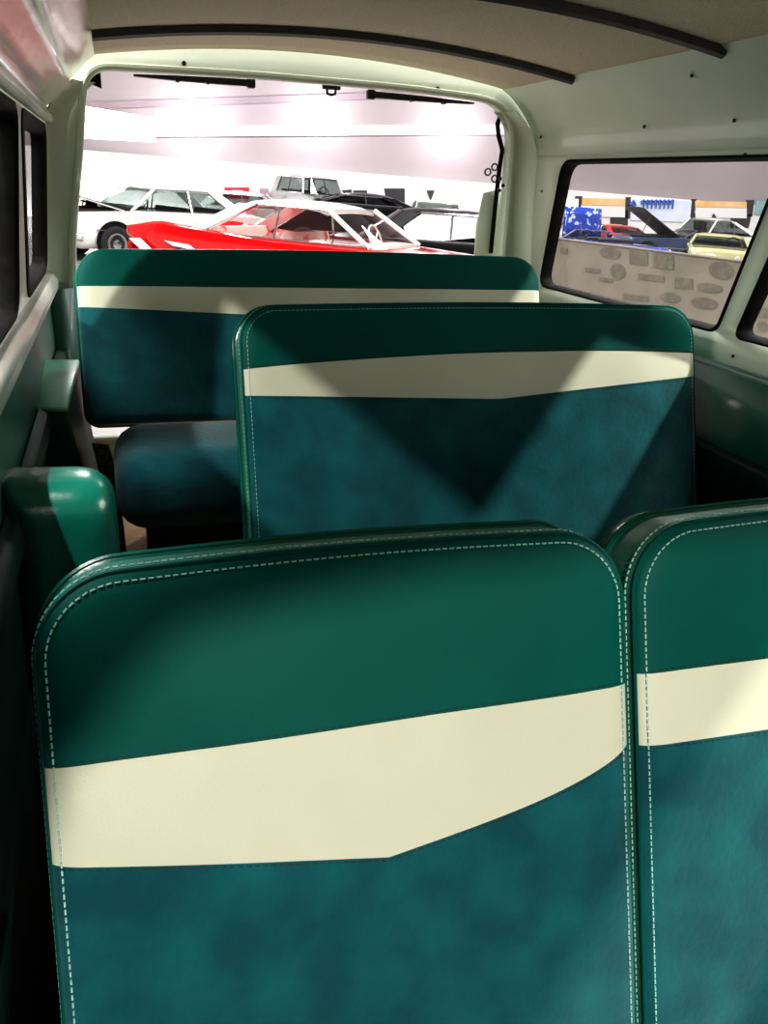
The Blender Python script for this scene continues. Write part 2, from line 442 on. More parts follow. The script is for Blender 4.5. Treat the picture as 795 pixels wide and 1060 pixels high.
    if stitched:
        mb = MB()
        m2 = MB(); m2.tube([P(u, v, -.001) for u, v in ol], .0028, 6, closed=True); m2.obj('seam', VINYL, root)
        ins = [(u, v) for u, v in outline(-.011)]
        line1 = [P(u, v, surf(u, v)-.0012) for u, v in ins][8:-20]
        line2 = [P(u, v, .012) for u, v in outline(.0038)][8:-20]
        st = .0088
        for line in (line1, line2):
            mb = MB()
            for p, d in resample(line, st):
                mb.tube([p-d*st*.33, p+d*st*.33], .0012*min(1, .75/width)**1.5, 5)
            mb.obj('stitching', THREAD, root)
        for fn in (band_t, band_b):
            mb = MB()
            ln = [P(u, fn(u)+(.0035 if fn is band_t else -.0035), surf(u, fn(u))-.001) for u in [-hw+.004+(width-.008)*i/80 for i in range(81)] if vt(u) > fn(u)]
            for p, d in resample(ln, .0095): mb.tube([p-d*.003, p+d*.003], .0008, 4)
            mb.obj('band_stitching', DARKTHREAD, root)
    if cushion:
        y0, y1, z0, z1, cxw = cushion
        mb = MB(); cx = O.x; rings = []
        R = .05
        for i in range(13):
            a = PI*i/12
        body = rrect(y0, y1, z0, z1, min(.075, (z1-z0)/2-.002), 8)
        K = [(-cxw, .05), (-cxw+.006, .033), (-cxw+.02, .016), (-cxw+.04, .005), (-cxw+.06, 0)] + [(-cxw+.06+(2*cxw-.12)*i/8, 0) for i in range(1, 8)] + [(cxw-.06, 0), (cxw-.04, .005), (cxw-.02, .016), (cxw-.006, .033), (cxw, .05)]
        ym, zm = (y0+y1)/2, (z0+z1)/2
        for x, sh in K:
            rings.append([Vector((cx+x, ym+(y-ym)*(1-sh/((y1-y0)/2)), zm+(z-zm)*(1-sh/((z1-z0)/2)))) for y, z in body])
        mb.loft(rings); mb.obj('seat_cushion', SUEDE, root, angle=70)
        mb = MB(); mb.box((cx, (y0+y1)/2+.02, z0-.06), (2*cxw-.12, (y1-y0)*.8, .13)); mb.obj('seat_base', BLACKMETAL, root, bevel=.01)
    return root, P
# front seats (split bench), seen from the front
def bt_f(u): return .004-.001*math.cos(u*4)
def band_front(sgn):
    def b(u):
        u *= sgn; 
        if u < .018: v = -.105-.058*(u+.357)/.375
        else:
            s = min(1, (u-.018)/.339); v = -.163+.055*s+.029*s**5
        return v
    return b
FS = (.2435, .8, .57)
fs1, P1 = make_seat('front_seat', FS, 18, .715, .207, -.56, .095, lambda u: .002, band_front(1),
    'front seat with the full cream stripe facing the viewer, nearest and beside the left door', None, cushion=(.22, .60, -.04, .09, .34), rbot=.03, puff=.02, thick=.072, shell=.005, shell_up=.009, shell_t=.036)
fs2, P2 = make_seat('front_seat', (FS[0]+.731, .8, .57), 18, .715, .207, -.56, .095, lambda u: .012, lambda u: -.085-.012*(u+.357) if u < 0 else -.0893-.02*u,
    'front seat cut off by the right edge of the photo, beside the full front seat', None, cushion=(.22, .60, -.04, .09, .34), rbot=.03, puff=.02, thick=.072, shell=.005, shell_up=.009, shell_t=.036)
# second row bench
def b2t(u):
    return -.0365+.016*(1-(abs(u)/.53)**2) + .008*(u/.53)
def b2b(u):
    return -.098-.024*(u+.53)/.55 if u < .02 else -.122+.039*(u-.02)/.51
sb, P3 = make_seat('bench_seat', (.765, 1.7, .85), 18, 1.075, .083, -.48, .075, b2t, b2b,
    'middle row bench seat between the front seats and the rear bench', None, cushion=(1.13, 1.56, .30, .42, .50), puff=.02, thick=.05, shell=.010, shell_up=.010)
# third row bench
def b3t(u): return .008-.003*(u+.62)/1.24
def b3b(u): return -.041-.022*(u+.62)/.45 if u < -.17 else -.063+.02*(u+.17)/.8
tb, P4 = make_seat('bench_seat', (.521, 2.2, .90), 16, 1.24, .098, -.325, .075, b3t, b3b,
    'rear row bench seat in front of the open tailgate, farthest of the rows', None, cushion=(1.76, 2.10, .42, .605, .560), puff=.02, thick=.05, shell=.006, shell_up=.004, stitched=False)

# jump seat folded by the left wall
J = thing('jump_seat', (-.115, 1.36, .15), 'small glossy green vinyl jump seat back with rounded corner by the left wall', 'seat')
mb = MB()
pr = rpoly([(-.200, .12), (-.032, .12), (-.030, .712), (-.200, .720)], [.01, .02, .06, .015], 8)
rings = []
for y, e in ((1.280, .06), (1.281, .045), (1.285, .032), (1.294, .018), (1.308, .007), (1.326, .0), (1.39, 0), (1.408, .004), (1.418, .012), (1.424, .026)):
    rings.append([Vector((x, y, z)) for x, z in shrink(pr, e)])
mb.loft(rings); mb.obj('backrest', VINYL_GLOSS, J, angle=80)
mb = MB(); mb.box((-.115, 1.20, .30), (.15, .16, .10)); mb.obj('seat_cushion', VINYL_GLOSS, J, bevel=.03)
# box over the wheel arch beside the rear bench
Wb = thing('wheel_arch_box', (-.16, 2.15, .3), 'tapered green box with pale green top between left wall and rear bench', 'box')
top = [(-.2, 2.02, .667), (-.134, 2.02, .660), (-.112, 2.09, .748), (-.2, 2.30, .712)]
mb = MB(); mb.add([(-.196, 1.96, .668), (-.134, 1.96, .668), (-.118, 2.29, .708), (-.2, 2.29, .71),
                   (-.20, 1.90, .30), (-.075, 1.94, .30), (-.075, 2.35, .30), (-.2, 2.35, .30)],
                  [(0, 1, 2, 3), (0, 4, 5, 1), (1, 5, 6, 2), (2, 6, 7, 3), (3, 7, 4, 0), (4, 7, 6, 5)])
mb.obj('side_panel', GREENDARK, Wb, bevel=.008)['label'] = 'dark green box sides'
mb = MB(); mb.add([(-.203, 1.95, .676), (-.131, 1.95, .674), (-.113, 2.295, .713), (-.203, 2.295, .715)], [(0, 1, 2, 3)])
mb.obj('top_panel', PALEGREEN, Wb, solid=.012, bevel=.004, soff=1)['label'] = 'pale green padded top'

# seat belt strap hanging in the gap
mb = MB()
pts = [(-.074, 2.075, .545), (-.068, 2.055, .52), (-.062, 2.03, .49), (-.057, 2.0, .44), (-.052, 1.97, .36), (-.050, 1.95, .30)]
for i in range(len(pts)-1):
    pass
rings = [[Vector((p[0]-.018, p[1]+.01, p[2])), Vector((p[0]+.022, p[1]-.01, p[2])), Vector((p[0]+.022, p[1]-.007, p[2]+.002)), Vector((p[0]-.018, p[1]+.013, p[2]+.002))] for p in pts]
mb.loft(rings); o = mb.obj('seat_belt', WEB); tag(o, 'dark woven seat belt strap hanging in the gap left of the rear bench', 'seat belt')
# made-up pale plate standing in for a sliver of light by the second bench
p = onX(727, 505, 1.30)
mb = MB(); mb.add([(1.285, 1.75, .38), (1.335, 1.75, .38), (1.325, 1.76, .515), (1.305, 1.76, .515)], [(0, 1, 2, 3)])
o = mb.obj('light_sliver', SLIVER, sb, solid=.006); o['label'] = 'pale plate standing in for a sliver of light'

# tailgate hardware -------------------------------------------------
def hinge(pa, pb, label, flip=False):
    a = onY(*pa, YR+.06); b = onY(*pb, YR+.06)
    r = thing('lift_strut', ((a+b)/2), label, 'strut', 'tailgate struts')
    m = MB(); d = (b-a)
    rings = []
    for s, h in ((0, .003), (.35, .007), (.7, .009), (.93, .009), (.94, .014), (1, .013)) if not flip else ((0, .013), (.06, .014), (.07, .009), (.3, .009), (.65, .007), (1, .003)):
        p = a+d*s; rings.append([p+Vector((0, -.012, h)), p+Vector((0, .012, h)), p+Vector((0, .012, -h)), p+Vector((0, -.012, -h))])
    m.loft(rings); m.obj('arm', BLACKMETAL, r, bevel=.003)
    for s in ((.35, .6) if not flip else (.4, .7)):
        m = MB(); m.lathe([(.0005, -.012), (.008, -.010), (.008, .012), (.0005, .014)], a+d*s+Vector((0, -.012, -.004)), (0, -1, 0), 12); m.obj('bolt', BLACKMETAL, r)
    return r
hinge((138, 78), (264, 86.5), 'black tailgate strut under the header, left of the latch')
hinge((380, 97.5), (490, 107), 'black tailgate strut under the header, right of the latch', True)
a = onY(343, 92, YR+.05)
la = thing('tailgate_latch', a, 'small black latch loop in the middle of the tailgate header', 'latch')
m = MB(); m.box(a+Vector((0, 0, .004)), (.055, .02, .012)); m.obj('plate', BLACKMETAL, la, bevel=.002)
m = MB(); m.tube([a+Vector((-.014, 0, 0)), a+Vector((-.012, 0, -.014)), a+Vector((0, 0, -.017)), a+Vector((.012, 0, -.014)), a+Vector((.014, 0, 0))], .004, 6)
m.obj('loop', BLACKMETAL, la)
# dark corner block upper left
a = onY(97, 84, YR+.045)
m = MB(); m.add([a+Vector(v) for v in ((-.035, 0, .02), (.02, 0, .02), (.02, 0, -.018), (-.02, 0, -.005))], [(0, 1, 2, 3)])
tag(m.obj('rubber_stop', RUBBER, solid=.03), 'black rubber stop in the upper left corner of the tailgate opening', 'stop')
# weatherstrip cord on the right and the pale hinge plate with holes
m = MB(); pts = [onY(x, y, YR+.062) for x, y in ((518, 120), (515, 128), (516, 140), (520, 155), (517, 175), (514, 200), (511, 230), (508, 262))]
m.tube(pts, .008, 8); tag(m.obj('weatherstrip', RUBBER), 'black rubber weatherstrip down the right side of the tailgate opening', 'weatherstrip')
pl = thing('hinge_plate', onY(506, 210, YR+.09), 'pale upright plate with round bolt holes right of the tailgate opening', 'plate')
m = MB(); ya = YR+.075
quad = [onY(501, 200, ya), onY(520, 195, ya), onY(514, 275, ya), onY(491, 275, ya), onY(494, 232, ya)]
m.add(quad, [(0, 1, 2, 3, 4)]); m.obj('panel', WHITEPAINT, pl, solid=.01, soff=1)
for x, y in ((505, 178), (512, 173), (512, 185)):
    c = onY(x, y, ya); mm = MB(); mm.tube([c+Vector((math.cos(q/14*2*PI)*.0105, 0, math.sin(q/14*2*PI)*.0105)) for q in range(14)], .0028, 6, closed=True); mm.obj('bolt_ring', BLACKMETAL, pl)
for x, y in ((518, 185), (521, 192), (517, 197)):
    c = onY(x, y, YR-.01); mm = MB(); mm.lathe([(.0003, 0), (.006, 0), (.006, .006), (.0003, .006)], c, (0, 1, 0), 10); mm.obj('bolt_hole', BLACKMETAL, pl)

# ------------------------------------------------------------------ the hall outside
TILT = .03
RT = Matrix.Rotation(TILT, 4, 'Y')            # the hall floor is slightly out of level with the vehicle
def hall(x, y, z):                            # hall coordinates (z = 0 on hall floor) to world
    return RT @ Vector((x, y, z)) + Vector((0, 0, -.50))
def to_hall(p): return RT.inverted() @ (Vector(p)-Vector((0, 0, -.50)))
HALLFLOOR = mat('hall_floor', srgb(150, 146, 142), .25, noise=(.6, srgb(120, 116, 114), 5, .35, .7), spec=.5)
HALLWALL = mat('hall_wall', srgb(168, 158, 161), .8, noise=(.3, srgb(160, 150, 154), 4, .35, .7))
HALLWHITE = mat('hall_white', srgb(245, 242, 242), .7, noise=(.5, srgb(236, 232, 232), 3, .4, .6))
HALLBEAM = mat('hall_beam', srgb(160, 142, 150), .8, noise=(.5, srgb(150, 134, 142), 3, .4, .6))
HALLDARK = mat('hall_dark', srgb(64, 64, 68), .8, noise=(.5, srgb(50, 50, 54), 3, .4, .6))
DARKWALL = mat('hall_dark_wall', srgb(30, 30, 36), .8, noise=(.5, srgb(22, 22, 28), 3, .4, .6))
def hquad(name, x0, x1, y, z0, z1, m, kind='structure', th=.1):
    mb = MB(); vs = [hall(x, yy, z) for x in (x0, x1) for yy in (y, y+th) for z in (z0, z1)]
    mb.add(vs, [(0, 1, 3, 2), (4, 6, 7, 5), (0, 4, 5, 1), (2, 3, 7, 6), (0, 2, 6, 4), (1, 5, 7, 3)])
    return mb.obj(name, m, kind=kind, smooth=False)
mb = MB(); mb.add([hall(-30, -25, 0), hall(55, -25, 0), hall(55, 45, 0), hall(-30, 45, 0)], [(0, 1, 2, 3)])
mb.obj('ground', HALLFLOOR, kind='structure', smooth=False)
YW = 34
hquad('wall_back', -30, 55, YW, 0, 12, HALLWALL)
mb = MB(); mb.add([hall(-9, -25, 0), hall(-9, 12, 0), hall(-9, 12, 8), hall(-9, -25, 8)], [(0, 1, 2, 3)])
mb.obj('wall_side', DARKWALL, kind='structure', smooth=False)
# strips along the back wall
def zwall(px, py, Y): return to_hall(onY(px, py, Y)).z
hquad('baseboard_back', -30, 55, YW-.25, 0, zwall(400, 181, YW-.25), HALLWHITE, th=.2)
# hanging white screen upper left
def flat_px(name, pts, Y, m, label, cat, th=.05, group=None, parent=None):
    v = [onY(x, y, Y) for x, y in pts]
    mb = MB(); n = len(v); b = [p+Vector((0, th, 0)) for p in v]
    mb.add(v+b, [tuple(range(n)), tuple(range(2*n-1, n-1, -1))]+[(i, (i+1) % n, n+(i+1) % n, n+i) for i in range(n)])
    o = mb.obj(name, m, parent, smooth=False)
    if label: tag(o, label, cat, group)
    return o
flat_px('hanging_screen', ((70, 107), (158, 122), (161, 147), (70, 142)), 24, HALLWHITE, 'large white hanging screen at the upper left of the tailgate view', 'screen')

for k, (pts, m_) in enumerate(((((60, 142), (560, 139), (560, 129), (60, 131)), HALLWHITE), (((60, 114), (560, 96), (560, 90), (60, 107)), HALLBEAM))):
    o = flat_px('trim_%d' % (20+k), pts, YW-.08, m_, None, None, th=.07); o['kind'] = 'structure'
# ---------------------------------------------------------------- cars
def paint(name, col, rough=.15): return mat(name, col, rough, coat=1, noise=(4, tuple(c*.94 for c in col[:3])+(1,), 2, .4, .6), coat_rough=.04)
RED = paint('red_car_paint', srgb(225, 16, 20)); WHITE = paint('white_car_paint', srgb(238, 238, 232)); BLACK = mat('black_car_paint', srgb(8, 8, 10), .3, noise=(4, srgb(12, 12, 14), 2, .4, .6), spec=.25)
SILVER = paint('silver_car_paint', srgb(150, 152, 152)); YELLOW = paint('pale_yellow_car_paint', srgb(190, 186, 142)); NAVY = paint('dark_blue_car_paint', srgb(44, 62, 96))
BLUEFLAKE = mat('blue_flake_paint', srgb(24, 62, 170), .12, coat=1, noise=(5.5, srgb(190, 210, 250), 4, .56, .62))
TIRE = mat('tire_rubber', srgb(22, 22, 22), .8, noise=(30, srgb(30, 30, 30), 2, .4, .6))
INT_DARK = mat('dark_car_interior', srgb(28, 26, 26), .6, noise=(8, srgb(40, 38, 38), 2, .4, .6))
INT_RED = mat('red_car_interior', srgb(215, 90, 90), .5, noise=(3, srgb(232, 224, 214), 2, .36, .44))
LAMP = mat('headlamp_glass', srgb(235, 235, 235), .05, .3, noise=(8, srgb(220, 220, 220), 2, .4, .6))
TAIL = mat('tail_lamp_red', srgb(190, 10, 10), .1, noise=(8, srgb(160, 8, 8), 2, .4, .6))

def make_car(label, cat, px, depthY, yaw, body_m, roof_m, int_m, L=5.2, Wd=1.9, belt=.88, hoodz=.86, deckz=.86, roofz=1.38,
             cab=(-1.55, -.95, .55, 1.15), fin=0, hood_open=0, name='car', wheel_r=.34, wscale=1.0, roof_open=False, wheel_x=(-1.55, 1.6), bottom=.24, boxy=0, at=None, hood_m=None, GL=CARGLASS):
    """car standing on the hall floor; px = pixel of its centre column; +x local is the nose"""
    CARGLASS = GL; base = to_hall(onY(px, 230, depthY)) if at is None else Vector((at[0], at[1], 0)); hx, hy = base.x, base.y
    R = Matrix.Rotation(yaw, 4, 'Z')
    T = lambda x, y, z: hall(*(R @ Vector((x, y, z)) + Vector((hx, hy, 0))))
    root = thing(name, hall(hx, hy, 0), label, cat)
    hw = Wd/2
    # ---- lower body
    xs = [-L/2, -L/2+.06, -L/2+.2, -L/2+.55, -1.9*L/5.2, cab[0]-.1, cab[0], (cab[0]+cab[3])/2, cab[3], cab[3]+.1, 1.7*L/5.2, L/2-.5, L/2-.2, L/2-.06, L/2]
    xs = sorted(set(xs)); rings = []
    def lerp(a, b, s): return a+(b-a)*max(0, min(1, s))
    for x in xs:
        if x < cab[0]: zt = lerp(deckz-.05, belt, (x+L/2)/(cab[0]+L/2)*1.5)
        elif x > cab[3]: zt = lerp(belt, hoodz-.04, (x-cab[3])/(L/2-cab[3]))
        else: zt = belt
        e = abs(x)/(L/2); w = hw*(1-.07*e**4-(.05 if e > .99 else 0))
        endk = 1 if e < .985 else (.93 if e < .999 else .86)
        zt2 = bottom+.1+(zt-bottom-.1)*endk; zb = bottom+(.04 if e > .95 else 0)
        fz = fin*max(0, min(1, (-x-.35*L/5.2)/(L/2-.35)))**1.2 if fin else 0
        half = [(0, zt2+.012), (w*.6, zt2+.006), (w*.82, zt2-.004), (w*.93, zt2-.005+fz), (w*.985, zt2-.03+fz*.9), (w*1.0, zt2-.13), (w*.97, zt2-.24), (w*.985, .5), (w*.96, .34), (w*.86, zb)]
        k = .95*max(0, min(1, (-x-(L/2-.7))/.7)) if fin else 0
        sx = lambda z: x+k*max(0, min(1, (zt2+fz*.9-z)/(zt2+fz-bottom)))
        ring = [T(sx(z), y, z) for y, z in half]+[T(sx(z), -y, z) for y, z in half[::-1][:-1]]
        rings.append(ring)
    mb = MB(); mb.loft(rings); mb.obj('body', body_m, root, angle=50)
    if fin:
        for sg in (-1, 1):
            for poly in (((-2.55, .80), (-2.36, .82), (-1.9, .50), (-2.05, .47)), ((-1.95, .82), (-1.55, .80), (-1.35, .72), (-1.80, .76)), ((-1.7, .70), (-1.4, .68), (-.9, .58), (-1.5, .60))):
                mb = MB(); mb.add([T(x, sg*(hw+.004), z) for x, z in poly], [(0, 1, 2, 3)]); mb.obj('fin_insert', WHITE, root, solid=.02, smooth=False)['label'] = 'white inlay on the red flank'
    # ---- greenhouse
    xr0, xr1, xw1, xw0 = cab; rw = hw*.78; bw = hw*.93
    if not roof_open:
        nx_, ny_ = 10, 8; vs = []; fs = []
        mb = MB(); rings = []
        for i in range(nx_+1):
            s = i/nx_; x = xr1+(xw1-xr1)*s; ez = roofz-.05*(2*s-1)**2-(.02 if i in (0, nx_) else 0)
            ring = []
            for k in range(ny_+1):
                q = -1+2*k/ny_; ring.append(T(x, rw*q*(1-.04*abs(2*s-1)**3), ez-.05*q*q*q*q))
            for k in range(ny_, -1, -1):
                q = -1+2*k/ny_; ring.append(T(x, rw*q*.97, ez-.06-.03*q*q))
            rings.append(ring)
        mb.loft(rings); mb.obj('roof', roof_m, root, angle=60)
        # pillars
        for sg in (-1, 1):
            mb = MB(); mb.tube([T(xw0, sg*bw*.97, belt), T(xw1, sg*rw*.97, roofz-.08)], .035, 8); mb.obj('pillar', roof_m, root)
            mb = MB()
            # C pillar as a broad tapered plate
            a = [T(xr0, sg*bw, belt-.02), T(xr0+.38, sg*bw, belt-.02), T(xr1+.30, sg*rw*.99, roofz-.09), T(xr1-.02, sg*rw*.97, roofz-.09)]
            b = [T(xr0, sg*(bw-.05), belt-.02), T(xr0+.38, sg*(bw-.05), belt-.02), T(xr1+.30, sg*(rw*.99-.05), roofz-.09), T(xr1-.02, sg*(rw*.97-.05), roofz-.09)]
            mb.add(a+b, [(0, 1, 2, 3), (7, 6, 5, 4), (0, 4, 5, 1), (1, 5, 6, 2), (2, 6, 7, 3), (3, 7, 4, 0)])
            mb.obj('pillar', roof_m, root, angle=40)
        for sg in (-1, 1):
            m2 = MB(); m2.add([T(xr0+.38, sg*bw*.97, belt), T(xw0-.02, sg*bw*.97, belt), T(xw1, sg*rw*.96, roofz-.09), T(xr1+.30, sg*rw*.96, roofz-.09)], [(0, 1, 2, 3)])
            sw = m2.obj('side_window', CARGLASS, root, smooth=False)
            m3 = MB(); xm = (xr0+xw0)/2+.05
            m3.tube([T(xr0+.38, sg*bw*.99, belt+.01), T(xw0-.02, sg*bw*.99, belt+.01), T(xw1, sg*rw*.98, roofz-.085), T(xr1+.30, sg*rw*.98, roofz-.085)], .018, 6, closed=True)
            m3.tube([T(xm, sg*bw*.99, belt), T(xm+.02, sg*rw*.98, roofz-.085)], .016, 6)
            m3.obj('window_frame', CHROME, sw)
        m2 = MB(); vs = []
        for x0, x1, nm, bul in ((xw0, xw1, 'windshield', .14), (xr0, xr1, 'rear_window', -.14)):
            m2 = MB(); nseg = 8
            lo = [T(x0+bul*(1-(q/nseg*2-1)**2), bw*.95*(q/nseg*2-1), belt) for q in range(nseg+1)]
            hi = [T(x1+bul*.4*(1-(q/nseg*2-1)**2), rw*.95*(q/nseg*2-1), roofz-.07) for q in range(nseg+1)]
            m2.add(lo+hi, [(i, i+1, nseg+1+i+1, nseg+1+i) for i in range(nseg)]); m2.obj(nm, CARGLASS, root)
    else:
        m2 = MB(); nseg = 8
        lo = [T(xw0+.12*(1-(q/nseg*2-1)**2), bw*.95*(q/nseg*2-1), belt) for q in range(nseg+1)]
        hi = [T(xw1+.06*(1-(q/nseg*2-1)**2), rw*.95*(q/nseg*2-1), roofz-.1) for q in range(nseg+1)]
        m2.add(lo+hi, [(i, i+1, nseg+1+i+1, nseg+1+i) for i in range(nseg)]); wsd = m2.obj('windshield', CARGLASS, root)
        m3 = MB(); m3.tube(lo+hi[::-1], .025, 6, closed=True); m3.obj('window_frame', CHROME, wsd)
    # ---- interior
    for x, nm in ((cab[0]+.55, 'rear_seat'), ((cab[0]+cab[3])/2+.12, 'seat')):
        mb = MB(); rings = []
        for y in (-hw*.74, -hw*.7, 0, hw*.7, hw*.74):
            sh = 0 if abs(y) < hw*.72 else .04
            rings.append([T(x-.06+sh, y, belt-.3), T(x-.16+sh, y, belt+.08-sh), T(x-.06-sh, y, belt+.10-sh), T(x+.08-sh, y, belt-.3)])
        mb.loft(rings); mb.obj(nm, int_m, root, bevel=.02)
    mb = MB(); mb.add([T(cab[3]-.35, -hw*.8, belt+.03), T(cab[3]-.35, hw*.8, belt+.03), T(cab[3]+.02, hw*.8, belt+.03), T(cab[3]+.02, -hw*.8, belt+.03)], [(0, 1, 2, 3)])
    mb.obj('dashboard', int_m, root, solid=.06)
    mb = MB(); c = Vector((cab[3]-.48, .36, belt+.06))
    pts = []
    for k in range(20):
        a = 2*PI*k/20; pts.append(T(c.x-.06*math.cos(a)*1.2, c.y+.2*math.sin(a), c.z+.19*math.cos(a)))
    mb.tube(pts, .016, 6, closed=True)
    mb.tube([pts[3], pts[13]], .01, 6); mb.tube([pts[7], pts[17]], .01, 6); mb.tube([T(*c), T(c.x+.3, c.y, c.z-.12)], .02, 6)
    mb.obj('steering_wheel', WHITE if int_m is INT_RED else BLACKMETAL, root)
    # ---- wheels
    for x in wheel_x:
        for sg in (-1, 1):
            ax = (RT.to_3x3() @ (R.to_3x3() @ Vector((0, sg, 0))))
            m2 = MB(); m2.lathe([(.001, .0), (wheel_r+.07, 0), (wheel_r+.07, .012), (.001, .012)], T(x, sg*(hw*.985-.0), wheel_r+.03), ax, 28); wh = m2.obj('wheel', RUBBER, root)
            m2 = MB(); m2.lathe([(wheel_r*.55, .0), (wheel_r*.9, 0), (wheel_r, .03), (wheel_r, .07), (wheel_r*.92, .09), (wheel_r*.66, .095), (wheel_r*.6, .08)], T(x, sg*(hw*.95), wheel_r), ax, 28); m2.obj('tire', TIRE, wh)
            m2 = MB(); m2.lathe([(.001, .085), (wheel_r*.2, .09), (wheel_r*.3, .075), (wheel_r*.62, .085), (wheel_r*.62, .06), (.001, .05)], T(x, sg*(hw*.95), wheel_r), ax, 24); m2.obj('hubcap', CHROME, wh)
    # ---- bumpers, lamps
    for x, nm, sg in ((L/2+.05, 'front_bumper', 1), (-L/2-.05, 'rear_bumper', -1)):
        mb = MB(); pts = [T(x-sg*.22, -hw*.98, .47), T(x-sg*.05, -hw*.88, .47), T(x, -hw*.5, .47), T(x+sg*.02, 0, .47), T(x, hw*.5, .47), T(x-sg*.05, hw*.88, .47), T(x-sg*.22, hw*.98, .47)]
        mb.tube(pts, .075, 10); mb.obj(nm, CHROME, root)
    fx = (RT.to_3x3() @ (R.to_3x3() @ Vector((1, 0, 0))))
    for y in (-hw*.78, -hw*.52, hw*.52, hw*.78):
        mb = MB(); mb.lathe([(.001, .05), (.06, .04), (.085, .0), (.085, -.08), (.001, -.08)], T(L/2-.02, y, .66), fx, 16); mb.obj('headlight', LAMP, root)
    for y in (-hw*.75, hw*.75):
        mb = MB(); mb.lathe([(.001, .05), (.06, .03), (.075, .0), (.075, -.08), (.001, -.08)], T(-L/2+.02, y, .68), -fx, 16); mb.obj('tail_light', TAIL, root)
    for sg in (-1, 1):     # side chrome strip and door handle, mirror
        mb = MB(); mb.tube([T(-L/2+.3, sg*(hw*.985), .60), T(0, sg*(hw+.006), .60), T(L/2-.45, sg*(hw*.985), .60)], .014, 6); mb.obj('side_trim', CHROME, root)
        mb = MB(); mb.tube([T(cab[0]+1.0, sg*(hw+.005), belt-.17), T(cab[0]+1.16, sg*(hw+.005), belt-.17)], .016, 6); mb.obj('door_handle', CHROME, root)
    if hood_open:
        hx0, hx1 = cab[3]+.12, L/2-.12; Lh = hx1-hx0; a = hood_open
        mb = MB(); rings = []
        for k in range(7):
            q = -1+2*k/6; y = q*hw*.84
            rows = []
            for s in (0, .35, .7, 1):
                bulge = .03*(1-q*q)
                xx = hx0+Lh*s*math.cos(a)-bulge*math.sin(a); zz = belt+.02+Lh*s*math.sin(a)+bulge*math.cos(a)
                rows.append(T(xx, y*(1-.08*s), zz))
            rings.append(rows)
        mb.loft(rings, closed=False, cap=False); hd = mb.obj('hood', hood_m or body_m, root, solid=.04)
        eb = [T(hx0+.1, -hw*.7, belt+.025), T(hx1-.1, -hw*.7, hoodz+.0), T(hx1-.1, hw*.7, hoodz+.0), T(hx0+.1, hw*.7, belt+.025)]
        mb.add(eb, [(0, 1, 2, 3)]); mb.obj('engine_bay', INT_DARK, root, solid=.02)
        mb = MB(); mb.tube([T(hx0+Lh*.8, hw*.6, hoodz), T(hx0+Lh*.75*math.cos(a), hw*.62, belt+Lh*.75*math.sin(a))], .012, 6); mb.obj('hood_prop', BLACKMETAL, root)
    return root
PAINTS = 1
make_car('red finned classic hardtop with a white roof, right behind the tailgate', 'car', 0, 0, -.7, RED, WHITE, INT_RED,
         L=5.5, Wd=2.0, belt=.97, hoodz=.93, deckz=.84, roofz=1.49, cab=(-1.75, -.85, .50, 1.2), fin=.17, at=(2.76, 12.27), GL=CLEARGLASS)
make_car('white classic sedan with its hood up behind the red finned car', 'car', 0, 0, 3.62, WHITE, WHITE, INT_DARK,
         L=4.9, Wd=1.8, belt=.97, hoodz=.95, deckz=.9, roofz=1.48, cab=(-1.65, -.95, .62, 1.2), hood_open=math.radians(14), at=(1.0, 19.6))
make_car('black classic sedan behind the nose of the red finned car', 'car', 470, 15.6, math.radians(-14), BLACK, BLACK, INT_DARK,
         L=4.9, Wd=1.9, belt=.90, hoodz=.93, roofz=1.47, cab=(-1.7, -1.0, .75, 1.3), GL=DIMGLASS)
make_car('black sports coupe with a low roofline beyond the white roof of the red car', 'car', 372, 23.5, math.radians(172), BLACK, BLACK, INT_DARK,
         L=4.6, Wd=1.85, belt=1.32, hoodz=1.15, deckz=1.3, roofz=1.62, cab=(-1.4, -.8, .5, 1.2), GL=DIMGLASS)
make_car('pale sedan seen end on beyond the black classic sedan', 'car', 449, 28.5, math.radians(75), SILVER, WHITE, INT_DARK,
         L=4.4, Wd=1.8, belt=1.05, hoodz=1.0, roofz=1.55, cab=(-1.4, -.9, .5, 1.1))
make_car('dark grey classic car beyond the sloping rear window of the white sedan', 'car', 256, 27.5, math.radians(-15), SILVER, SILVER, INT_DARK,
         L=4.6, Wd=1.8, belt=.95, hoodz=.95, roofz=1.4, cab=(-1.4, -.9, .5, 1.1))
make_car('grey boxy off road truck raised above the red car roof', 'truck', 322, 31.3, math.radians(-70), SILVER, SILVER, INT_DARK,
         L=3.7, Wd=1.8, belt=1.45, hoodz=1.35, deckz=1.4, roofz=2.05, cab=(-1.5, -1.3, .5, .7), wheel_r=.45, bottom=.5, wheel_x=(-1.2, 1.2))
# through the right window
make_car('blue metal flake car with its hood standing upright', 'car', 628, 21.5, math.radians(96), BLUEFLAKE, BLUEFLAKE, INT_DARK,
         L=4.0, Wd=1.6, belt=.84, hoodz=.84, roofz=1.18, cab=(-1.0, -.6, .55, .95), hood_open=math.radians(82), roof_open=True, wheel_x=(-1.2, 1.3))
make_car('dark blue car with a raised black hood in the middle of the side window', 'car', 708, 26, math.radians(172), NAVY, NAVY, INT_DARK,
         L=4.4, Wd=1.75, belt=.95, hoodz=.92, roofz=1.3, cab=(-1.6, -1.2, -.2, .3), hood_open=math.radians(30), roof_open=True, hood_m=INT_DARK)
make_car('pale yellow and black low roadster beside the window pillar', 'car', 748, 21.5, math.radians(-125), YELLOW, YELLOW, INT_DARK,
         L=4.0, Wd=1.75, belt=.92, hoodz=.9, roofz=1.24, cab=(-1.2, -.7, .3, .85), wheel_x=(-1.2, 1.3))
